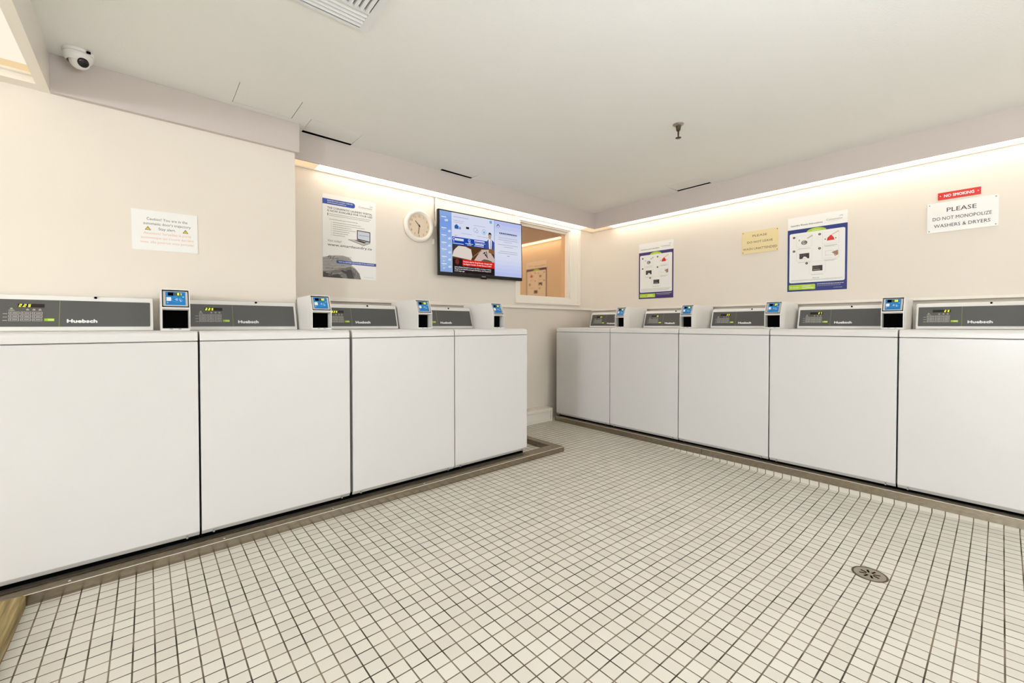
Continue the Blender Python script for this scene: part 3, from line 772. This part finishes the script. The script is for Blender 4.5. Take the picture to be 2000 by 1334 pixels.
    for k in range(2): c.dashes(X(.52), X(.9), Y(.068 - .010 * k), .0014, inklg, 3, seed + 33 + k)
    if big: c.text('coinamatic', X(.86), Y(.028), .005, paper, 3, w=X(.14), align='c')
    return mb
mb = instr(.386, .588, 'Laundry Room Instructions', True, 1)
o = mb.build('instruction_poster'); place(o, 'right', -2.124, 1.555, .0022)
tag(o, 'larger blue-bordered laundry instructions poster, between the cream sign and no smoking sign', 'poster', 'laundry instruction posters')
mb = instr(.386, .574, 'Instructions pour la buanderie', False, 5)
o = mb.build('instruction_poster'); place(o, 'right', -.758, 1.553, .0022)
tag(o, 'narrower-looking violet-bordered instructions poster nearest the room corner', 'poster', 'laundry instruction posters')

def plate(w, h, m, lines, bev, holes, hm, name, uc, zc, tilt, label):
    r = empty(name, (0, 0, 0)); tag(r, label, 'sign')
    mb = MB(); mb.box((-w / 2, 0, -h / 2), (w / 2, .005, h / 2), m); mb.build('plate', r, bevel=bev)
    mb = MB(); c = Canvas(mb, (-w / 2, 0, -h / 2), (1, 0, 0), (0, 0, 1))
    for (tx, v, hh, ww, mm) in lines: c.text(tx, w / 2, v * h, hh, mm, 2, w=ww, align='c', bold=(.05 if hh < .018 and m is redp else 0))
    mb.build('lettering', r)
    for (a, b) in holes:
        mb = MB(Matrix.Translation((a * w - w / 2, 0, b * h - h / 2))); mb.lathe([(0, -.0014), (.003, -.001), (.0036, .0005)], (0, 0, 0), hm, 12, 'y'); mb.build('screw', r)
    place(r, 'right', uc, zc, .0055, tilt)
    return r
corners = [(.035, .06), (.965, .06), (.035, .94), (.965, .94)]
plate(.283, .190, cream_p, [('PLEASE', .73, .0175, .112, brown_ink), ('DO NOT LEAVE', .455, .0175, .196, brown_ink), ('WASH UNATTENDED', .155, .0185, .262, brown_ink)], .001, corners, mat('screw_dark', (70, 60, 46), .4, metal=.6), 'plastic_sign', -1.725, 1.702, 0,
      'cream plastic sign asking not to leave wash unattended, between the two instruction posters')
plate(.312, .192, white_p, [('PLEASE', .66, .026, .130, ink), ('DO NOT MONOPOLIZE', .40, .021, .258, ink), ('WASHERS & DRYERS', .16, .021, .246, ink)], .001, corners, mat('screw_grey', (140, 136, 130), .4, metal=.6), 'plastic_sign', -2.894, 1.695, 0,
      'white plastic sign asking not to monopolize washers, below the red sign')
plate(.189, .046, redp, [('NO SMOKING', .30, .0175, .132, white_p)], .0006, [(.06, .5), (.94, .5)], chrome, 'no_smoking_sign', -2.882, 1.831, 0,
      'small red plastic no smoking sign on the right wall')

# clock
r = empty('wall_clock', (0, 0, 0)); tag(r, 'round white wall clock beside the television', 'clock')
R_ = .131
mb = MB(); mb.lathe([(R_ - .006, 0.034), (R_, .026), (R_, .010), (R_ - .010, -.002), (R_ - .022, -.004), (R_ - .033, .004), (R_ - .036, .012)], (0, 0, 0), trim_m, 64, 'y'); mb.build('rim', r)
mb = MB(); fm = mat('clock_face', (226, 206, 182), .5)
mb.disc((0, .012, 0), R_ - .034, fm, 'y', 64)
c = Canvas(mb, (0, .012, 0), (1, 0, 0), (0, 0, 1)); nm = mat('clock_ink', (120, 96, 74), .6)
for k in range(1, 13):
    a = math.radians(90 - 30 * k); rr = R_ - .052
    c.text(str(k), rr * math.cos(a), rr * math.sin(a) - .0085, .017, nm, 2, align='c', w=(.019 if k > 9 else None))
for k in range(60):
    a = math.radians(6 * k); c.line([((R_ - .038) * math.cos(a), (R_ - .038) * math.sin(a)), ((R_ - .0355) * math.cos(a), (R_ - .0355) * math.sin(a))], .0008, nm, 2)
c.text('QUARTZ', 0, -.03, .004, nm, 2, align='c') if False else None
mb.build('dial', r)
for name, ang, ln_, wd, l in (('hour_hand', 316, .052, .0055, 12), ('minute_hand', 187, .068, .0045, 16)):
    mb = MB(); c = Canvas(mb, (0, .012, 0), (1, 0, 0), (0, 0, 1)); a = math.radians(90 - ang)
    c.line([(-.012 * math.cos(a), -.012 * math.sin(a)), (ln_ * math.cos(a), ln_ * math.sin(a))], wd, ink, l); mb.build(name, r)
mb = MB(); mb.lathe([(0, .006), (.005, .0065), (.005, .012)], (0, 0, 0), ink, 16, 'y'); mb.build('hub', r)
r.location = (-2.187, WY - .0345, 1.800)

# outlet on the lower wall
r = empty('wall_outlet', (0, 0, 0)); tag(r, 'small pale electrical outlet low on the wall, right of the left washer row', 'outlet')
mb = MB(); mb.box((-.035, -.004, -.057), (.035, 0, .057), wall_m); mb.build('cover_plate', r, bevel=.001)
for zz in (-.024, .024):
    mb = MB(); mb.box((-.012, -.0045, zz - .006), (-.009, -.004, zz + .006), inkg); mb.box((.009, -.0045, zz - .006), (.012, -.004, zz + .006), inkg); mb.build('slots', r)
r.location = (-1.020, WY + .0295, .33)

# ------------------------------------------------------------------ television
r = empty('television', (0, 0, 0)); tag(r, 'wall-mounted flat television showing a news and building notice screen', 'television')
tw, th_ = .930, .548
mb = MB(); mb.box((-tw / 2, 0, -th_ / 2), (tw / 2, .028, th_ / 2), tv_blk); mb.box((-tw / 2 + .06, .028, -th_ / 2 + .02), (tw / 2 - .06, .05, th_ / 2 - .1), tv_blk); mb.build('housing', r, bevel=.003)
mb = MB(); mb.box((-.2, .05, -.1), (.2, .079, .1), mat('bracket', (60, 60, 60), .5, metal=.8)); mb.build('bracket', r)
def em(name, rgb, st=1.0): return mat('tv_' + name, rgb, .3, spec=.2, emit=st)
def emx(name, rgb, st=.9):
    if 'tvx_' + name in MATS: return MATS['tvx_' + name]
    M = emis('tvx_' + name, s2l(rgb), st); MATS['tvx_' + name] = M; return M
mb = MB(); c = Canvas(mb, (-tw / 2, -.0004, -th_ / 2), (1, 0, 0), (0, 0, 1))
sx0, sx1, sy0, sy1 = .011, tw - .010, .030, th_ - .010; sw, sh = sx1 - sx0, sy1 - sy0
def SX(f): return sx0 + f * sw
def SY(f): return sy0 + f * sh
def srect(a, b, d, e, m, l=1): c.rect(SX(a), SY(b), SX(d), SY(e), m, l)
pale = emx('pale', (222, 226, 246)); pale2 = emx('pale2', (196, 204, 238)); wht = emx('white', (248, 248, 255)); tb = emx('text_blue', (120, 140, 180)); tg = emx('text_grey', (150, 156, 184))
srect(0, 0, 1, 1, pale, 1)
N_ = 14
for k in range(N_):   # weather column, sky picture
    f = k / (N_ - 1); col = (int(122 + 40 * abs(math.sin(3.1 * f + .6))), int(160 + 30 * abs(math.sin(3.1 * f + .6))), int(226 + 10 * math.sin(3 * f)))
    srect(0, k / N_, .128, (k + 1) / N_, emx('sky%d' % k, col), 2)
for k in range(N_):
    f = k / (N_ - 1); col = (int(188 + 38 * math.sin(math.pi * f)), int(198 + 32 * math.sin(math.pi * f)), 244)
    srect(.638, k / N_, 1, (k + 1) / N_, emx('pane%d' % k, col), 2)
srect(.632, 0, .638, 1, emx('divider', (120, 170, 226)), 3)
for k, y in enumerate((.86, .68, .56, .44, .33, .21, .09)):
    srect(.018, y + .035, .07, y + .047, wht, 4)
    if k: srect(.025, y + .01, .05, y + .02, pale2, 4)
    c.disc(SX(.065 if k == 0 else .100), SY(y - .012 if k == 0 else y - .005), .013, emx('cloud', (206, 224, 250)), 4, 12, ry=.009); c.disc(SX(.078 if k == 0 else .108), SY(y - .008 if k == 0 else y), .010, emx('cloud', (206, 224, 250)), 5, 12, ry=.010)
c.text('21°', SX(.03), SY(.165), .014, wht, 5); c.text('20°', SX(.03), SY(.045), .014, wht, 5)
# upper middle notice with icons
c.dashes(SX(.15), SX(.32), SY(.93), .004, tg, 4, 1); c.dashes(SX(.15), SX(.27), SY(.87), .003, tg, 4, 2); c.dashes(SX(.15), SX(.25), SY(.84), .003, tg, 4, 3)
ib = emx('icon_blue', (40, 96, 170)); il = emx('icon_light', (110, 180, 214)); bk = emx('black', (24, 22, 26))
c.rect(SX(.16), SY(.735), SX(.205), SY(.775), ib, 4); c.poly([(SX(.155), SY(.775)), (SX(.21), SY(.775)), (SX(.182), SY(.815))], ib, 4); c.rect(SX(.21), SY(.735), SX(.23), SY(.775), tb, 4)
c.rect(SX(.29), SY(.76), SX(.325), SY(.795), bk, 4)
c.arc(SX(.40), SY(.765), .020, 0, 300, .003, il, 4, 12); c.arc(SX(.42), SY(.745), .012, 0, 360, .003, tb, 4, 12)
c.arc(SX(.505), SY(.755), .022, 0, 360, .0035, il, 4, 18); c.disc(SX(.505), SY(.75), .010, il, 4, 10)
c.rect(SX(.575), SY(.925), SX(.605), SY(.975), il, 4)
c.dashes(SX(.24), SX(.36), SY(.67), .003, tg, 4, 5); c.dashes(SX(.38), SX(.52), SY(.84), .003, tg, 4, 6); c.dashes(SX(.42), SX(.58), SY(.66), .003, tg, 4, 8)
c.disc(SX(.165), SY(.625), .003, bk, 4, 8); c.disc(SX(.178), SY(.625), .003, bk, 4, 8)
# blue advertisement
ab = emx('ad_blue', (30, 72, 170))
srect(.131, .47, .632, .60, ab, 4)
c.text('SUPLEX', SX(.165), SY(.545), .018, wht, 5, w=SX(.27) - SX(.165), bold=.03) if False else c.dashes(SX(.165), SX(.26), SY(.540), .020, wht, 5, 4, (.012, .016), .003)
c.arc(SX(.150), SY(.565), .010, 0, 360, .004, wht, 5, 12); c.line([(SX(.150), SY(.545)), (SX(.150), SY(.51))], .005, wht, 5)
c.dashes(SX(.14), SX(.26), SY(.485), .005, wht, 5, 12); c.arc(SX(.325), SY(.565), .010, 0, 360, .004, wht, 5, 12); c.arc(SX(.33), SY(.535), .008, 0, 360, .003, wht, 5, 12)
c.dashes(SX(.28), SX(.37), SY(.505), .005, wht, 5, 13); c.dashes(SX(.30), SX(.35), SY(.485), .004, wht, 5, 14)
c.dashes(SX(.385), SX(.51), SY(.567), .010, wht, 5, 15); c.dashes(SX(.385), SX(.52), SY(.540), .004, wht, 5, 16); c.dashes(SX(.395), SX(.50), SY(.508), .011, wht, 5, 17, (.007, .01)); c.dashes(SX(.385), SX(.50), SY(.484), .005, wht, 5, 18)
# person in a blue suit in the advertisement
sk = emx('skin', (196, 160, 140)); su = emx('suit', (70, 84, 150)); hr = emx('hair', (40, 34, 34))
c.poly([(SX(a), SY(b)) for a, b in ((.515, .47), (.632, .47), (.632, .60), (.61, .625), (.585, .64), (.56, .635), (.535, .60))], su, 6)
c.poly([(SX(a), SY(b)) for a, b in ((.565, .47), (.595, .47), (.60, .62), (.57, .645), (.56, .62))], wht, 7)
c.rect(SX(.578), SY(.47), SX(.586), SY(.62), emx('tie', (90, 100, 160)), 8)
c.disc(SX(.576), SY(.695), .017, sk, 7, 16, ry=.027); c.poly([(SX(a), SY(b)) for a, b in ((.556, .70), (.560, .75), (.578, .765), (.594, .745), (.597, .705), (.588, .73), (.565, .728))], hr, 8)
# news picture
srect(.131, .235, .632, .47, emx('pic_brown', (86, 58, 36)), 4)
c.poly([(SX(a), SY(b)) for a, b in ((.131, .27), (.345, .235), (.36, .30), (.345, .42), (.28, .455), (.20, .455), (.165, .40), (.145, .36))], emx('pic_white', (226, 214, 206)), 5)
c.poly([(SX(a), SY(b)) for a, b in ((.38, .235), (.47, .44), (.56, .455), (.632, .30), (.632, .235))], emx('pic_pink', (206, 184, 176)), 5)
c.poly([(SX(a), SY(b)) for a, b in ((.131, .47), (.20, .47), (.165, .42), (.155, .38), (.131, .40))], emx('pic_dk', (60, 60, 62)), 6)
c.poly([(SX(a), SY(b)) for a, b in ((.56, .40), (.632, .38), (.632, .47), (.56, .47))], emx('pic_tan', (140, 96, 58)), 6)
for k in range(5): c.line([(SX(.36 + .02 * k), SY(.28 + .03 * k)), (SX(.40 + .02 * k), SY(.34 + .02 * k))], .004, emx('pic_lbrown', (170, 130, 96)), 6)
for a, b, p, q in ((.50, .40, .53, .34), (.53, .42, .54, .32), (.51, .36, .55, .30), (.49, .37, .52, .40)): c.line([(SX(a), SY(b)), (SX(p), SY(q))], .007, bk, 7)
c.poly([(SX(a), SY(b)) for a, b in ((.46, .235), (.50, .275), (.55, .27), (.60, .25), (.60, .235))], emx('pic_olive', (92, 92, 70)), 7)
srect(.131, .0, .632, .235, emx('cap_black', (38, 28, 26)), 5)
srect(.245, .125, .632, .235, emx('cap_red', (222, 40, 26)), 6)
c.disc(SX(.185), SY(.185), .020, emx('badge', (120, 46, 44)), 6, 18, ry=.024)
c.text('Decision day for Greg Fertuck, charged with', SX(.255), SY(.187), .012, wht, 8, w=SX(.60) - SX(.255), bold=.02)
c.text('1st-degree murder of wife Sheree in 2015', SX(.255), SY(.146), .012, wht, 8, w=SX(.59) - SX(.255), bold=.02)
for k, (tx, e) in enumerate((('Justice Richard Danyliuk is set to rule Friday morning on whether', .59), ('Greg Fertuck killed his estranged wife Sheree, who disappeared', .585), ('3,112 days ago.', .27))):
    c.text(tx, SX(.155), SY(.088 - .033 * k), .0105, wht, 8, w=SX(e) - SX(.155), bold=.02)
# right-hand notice
dkb = emx('dk_blue', (52, 60, 90))
c.poly([(SX(.66), SY(.90)), (SX(.71), SY(.90)), (SX(.685), SY(.945))], dkb, 4); c.poly([(SX(.672), SY(.90)), (SX(.698), SY(.90)), (SX(.685), SY(.925))], pale, 5); c.rect(SX(.665), SY(.88), SX(.705), SY(.885), tg, 4)
c.dashes(SX(.70), SX(.94), SY(.775), .011, dkb, 4, 21, (.010, .022), .004); c.rect(SX(.70), SY(.762), SX(.94), SY(.765), dkb, 4)
for k, (a, b) in enumerate(((.69, .94), (.685, .95), (.76, .87))): c.dashes(SX(a), SX(b), SY(.70 - .036 * k), .004, tg, 4, 30 + k)
for k, (a, b) in enumerate(((.68, .95), (.76, .88))): c.dashes(SX(a), SX(b), SY(.575 - .036 * k), .004, tg, 4, 40 + k)
for k, (a, b) in enumerate(((.70, .94), (.68, .945))): c.dashes(SX(a), SX(b), SY(.455 - .034 * k), .004, tg, 4, 50 + k)
c.dashes(SX(.80), SX(.835), SY(.375), .006, tg, 4, 60)
mb.build('screen', r)
mb = MB(); c = Canvas(mb, (-tw / 2, -.0006, -th_ / 2), (1, 0, 0), (0, 0, 1)); c.rect(.44, .010, .485, .016, mat('tv_logo', (150, 150, 154), .4), 1); mb.build('maker_badge', r)
mb = MB(); mb.box((.435 - tw / 2, -.002, -th_ / 2 - .009), (.495 - tw / 2, .012, -th_ / 2), tv_blk); mb.build('sensor_tab', r)
r.location = (-1.5745, -.02, 1.6885); r.rotation_euler = (0, math.radians(-.7), 0)

# conduit and cable above the television
mb = MB(); mb.box((-.010, -.014, -.12), (.010, -.0004, .12), trim_m); o = mb.build('cable_channel', bevel=.002); o.location = (-2.020, WY, 1.942)
tag(o, 'narrow white cable channel running down to the television', 'cable channel')
mb = MB(); mb.tube([(0, 0, .0), (-.002, 0, -.10), (.004, .0, -.18), (.024, -.006, -.25), (.060, -.015, -.31)], .0028, mat('grey_cable', (120, 124, 140), .5)); o = mb.build('cable'); o.location = (-2.036, WY - .008, 2.062)
tag(o, 'thin grey cable hanging behind the television', 'cable')
# small white box at the television's left edge
mb = MB(); mb.box((-.006, -.02, -.02), (.006, .0, .02), trim_m); o = mb.build('cable_box', bevel=.001); o.location = (-2.046, WY - .0005, 1.690)
tag(o, 'small white wall box half hidden by the left edge of the television', 'wall box')

# ------------------------------------------------------------------ ceiling items
LAB4 = ['flush ceiling access panel above the pier, with cracked paint edges', 'sagging ceiling access panel with dark gap, next to the pier corner', 'ceiling access panel with dark gap, above the television', 'ceiling access panel with dark gap along the right beam']
for k, h in enumerate(HB):
    x0, x1, y0, y1 = h; xc, yc = (x0 + x1) / 2, (y0 + y1) / 2
    gx, gy = .0025, .0025
    gp = .0 if k == 0 else .028
    mb = MB()
    if k < 3: mb.box((x0 - xc + gx, y0 - yc + gy, 0), (x1 - xc - gx, y1 - yc - (gp or gy), .006), ceil_m)
    else: mb.box((x0 - xc + gx, y0 - yc + gy, 0), (x1 - xc - gp, y1 - yc - gy, .006), ceil_m)
    o = mb.build('access_panel'); o.location = (xc, yc, CE + (.001 if k == 0 else .0015))
    if k in (1, 2): o.rotation_euler = (math.radians(1.2), math.radians(.4), 0)
    if k == 3: o.rotation_euler = (0, math.radians(-1.2), 0)
    tag(o, LAB4[k], 'access panel', 'ceiling access panels')

# sprinkler
r = empty('sprinkler_head', (-1.362, -1.744, CE)); tag(r, 'dark metal fire sprinkler head on the ceiling', 'sprinkler')
brz = mat('bronze', (70, 58, 44), .35, metal=.8); scp = mat('escutcheon', (176, 168, 156), .3, metal=.9)
mb = MB(); mb.lathe([(.0, -.012), (.016, -.012), (.026, -.007), (.033, -.001), (.034, 0)], (0, 0, 0), scp, 32); mb.build('escutcheon', r)
mb = MB(); mb.lathe([(0, -.042), (.008, -.042), (.013, -.034), (.014, -.020), (.016, -.012)], (0, 0, 0), brz, 20); mb.build('body', r)
for sg in (-1, 1):
    mb = MB(Matrix.Rotation(math.radians(35), 4, 'Z')); mb.tube([(sg * .012, 0, -.030), (sg * .020, 0, -.045), (sg * .019, 0, -.058), (sg * .010, 0, -.072), (0, 0, -.078)], .0028, brz, 8); mb.build('frame_arm', r)
mb = MB(); mb.tube([(0, 0, -.042), (0, 0, -.076)], .003, mat('bulb_red', (120, 40, 30), .2), 8); mb.build('bulb', r)
mb = MB(); mb.lathe([(0, -.079), (.008, -.079), (.017, -.082), (.0172, -.0835), (0, -.0835)], (0, 0, 0), brz, 24); mb.build('deflector', r)

# camera
r = empty('security_camera', (-4.098, -.300, CE)); tag(r, 'white dome security camera on the ceiling near the left corner', 'security camera')
mb = MB(); mb.lathe([(.052, 0), (.053, -.010), (.049, -.013), (0, -.013)], (0, 0, 0), cast_w, 40); mb.build('base', r)
mb = MB(); mb.lathe([(.0495, -.0145), (.050, -.022), (.046, -.035), (.038, -.046)], (0, 0, 0), cast_w, 40); mb.build('ring', r)
ctr = Vector((0.004, -.004, -.040)); d = Vector((.45, -.80, -.42)).normalized(); q = d.to_track_quat('Z', 'Y').to_matrix().to_4x4()
mb = MB(Matrix.Translation(ctr) @ q); R0 = .036
prof = [(R0 * math.sin(a), R0 * math.cos(a)) for a in [math.radians(x) for x in range(180, 29, -10)]] + [(.020, .0325), (.019, .034)]
mb.lathe(prof, (0, 0, 0), cast_w, 36); eye = mb.build('eyeball', r)
mb = MB(Matrix.Translation(ctr) @ q); mb.lathe([(.0205, .0315), (.0195, .0345), (.014, .0365), (0, .0375)], (0, 0, 0), mat('lens_black', (6, 6, 8), .08), 32); mb.build('lens', eye)
mb = MB(); mb.box((.030, -.052, -.012), (.044, -.040, -.006), black); mb.build('latch', r)

# vent
r = empty('ceiling_vent', (-3.455, -1.595, CE)); tag(r, 'white louvered ceiling vent at the top of the view', 'vent')
vm = mat('vent_white', (232, 232, 232), .35)
hw = .30
mb = MB()
for a, b in (((-hw, -hw), (hw, -hw + .035)), ((-hw, hw - .012), (hw, hw)), ((hw - .035, -hw + .035), (hw, hw - .012)), ((-hw, -hw + .035), (-hw + .035, hw - .012))):
    mb.box((a[0], a[1], -.008), (b[0], b[1], 0), vm)
mb.build('frame', r)
mb = MB(); mb.box((-hw + .03, -hw + .03, -.0012), (hw - .03, hw - .010, -.0004), dark); mb.build('backing', r)
for k in range(4):   # long blades parallel to the wall side
    y = hw - .030 - k * .022
    mb = MB(); mb.prism([(y - .010, -.002), (y + .008, -.009), (y + .010, -.008), (y - .008, -.001)], 'x', -hw + .035, hw - .035, vm); mb.build('slat', r)
mb = MB(); mb.box((-hw + .035, hw - .122, -.010), (hw - .035, hw - .112, -.001), vm); mb.build('cross_bar', r)
for k in range(23):
    x = hw - .048 - k * .0225
    if x < -hw + .04: break
    mb = MB(); pts = [(x - .0085, -.0015), (x - .006, -.008), (x + .001, -.0125), (x + .006, -.0135), (x + .0062, -.0128), (x + .002, -.0113), (x - .0045, -.007), (x - .0067, -.0015)][::-1]
    mb.prism([(p[0], p[1]) for p in pts], 'y', -hw + .035, hw - .122, vm); mb.build('louver', r)

# ------------------------------------------------------------------ drain
zd = fz(*DR)
r = empty('floor_drain', (DR[0], DR[1], zd + .0005)); tag(r, 'round steel floor drain with radial slots in the tiles', 'drain')
dm = mat('drain_steel', (168, 158, 142), .38, metal=.85)
mb = MB(); mb.lathe([(.060, -.004), (.060, .0015), (.054, .0020), (.052, .0012)], (0, 0, 0), mat('drain_rim', (96, 84, 66), .5, metal=.7), 40); mb.build('rim', r)
mb = MB(); mb.disc((0, 0, .0014), .0535, dm, 'z', 40); c = Canvas(mb, (0, 0, .0015), (1, 0, 0), (0, 1, 0))
for k in range(8):
    a = math.radians(22.5 + 45 * k); c.line([(.012 * math.cos(a), .012 * math.sin(a)), (.035 * math.cos(a), .035 * math.sin(a))], .0075, black, 1)
mb.build('grate', r)
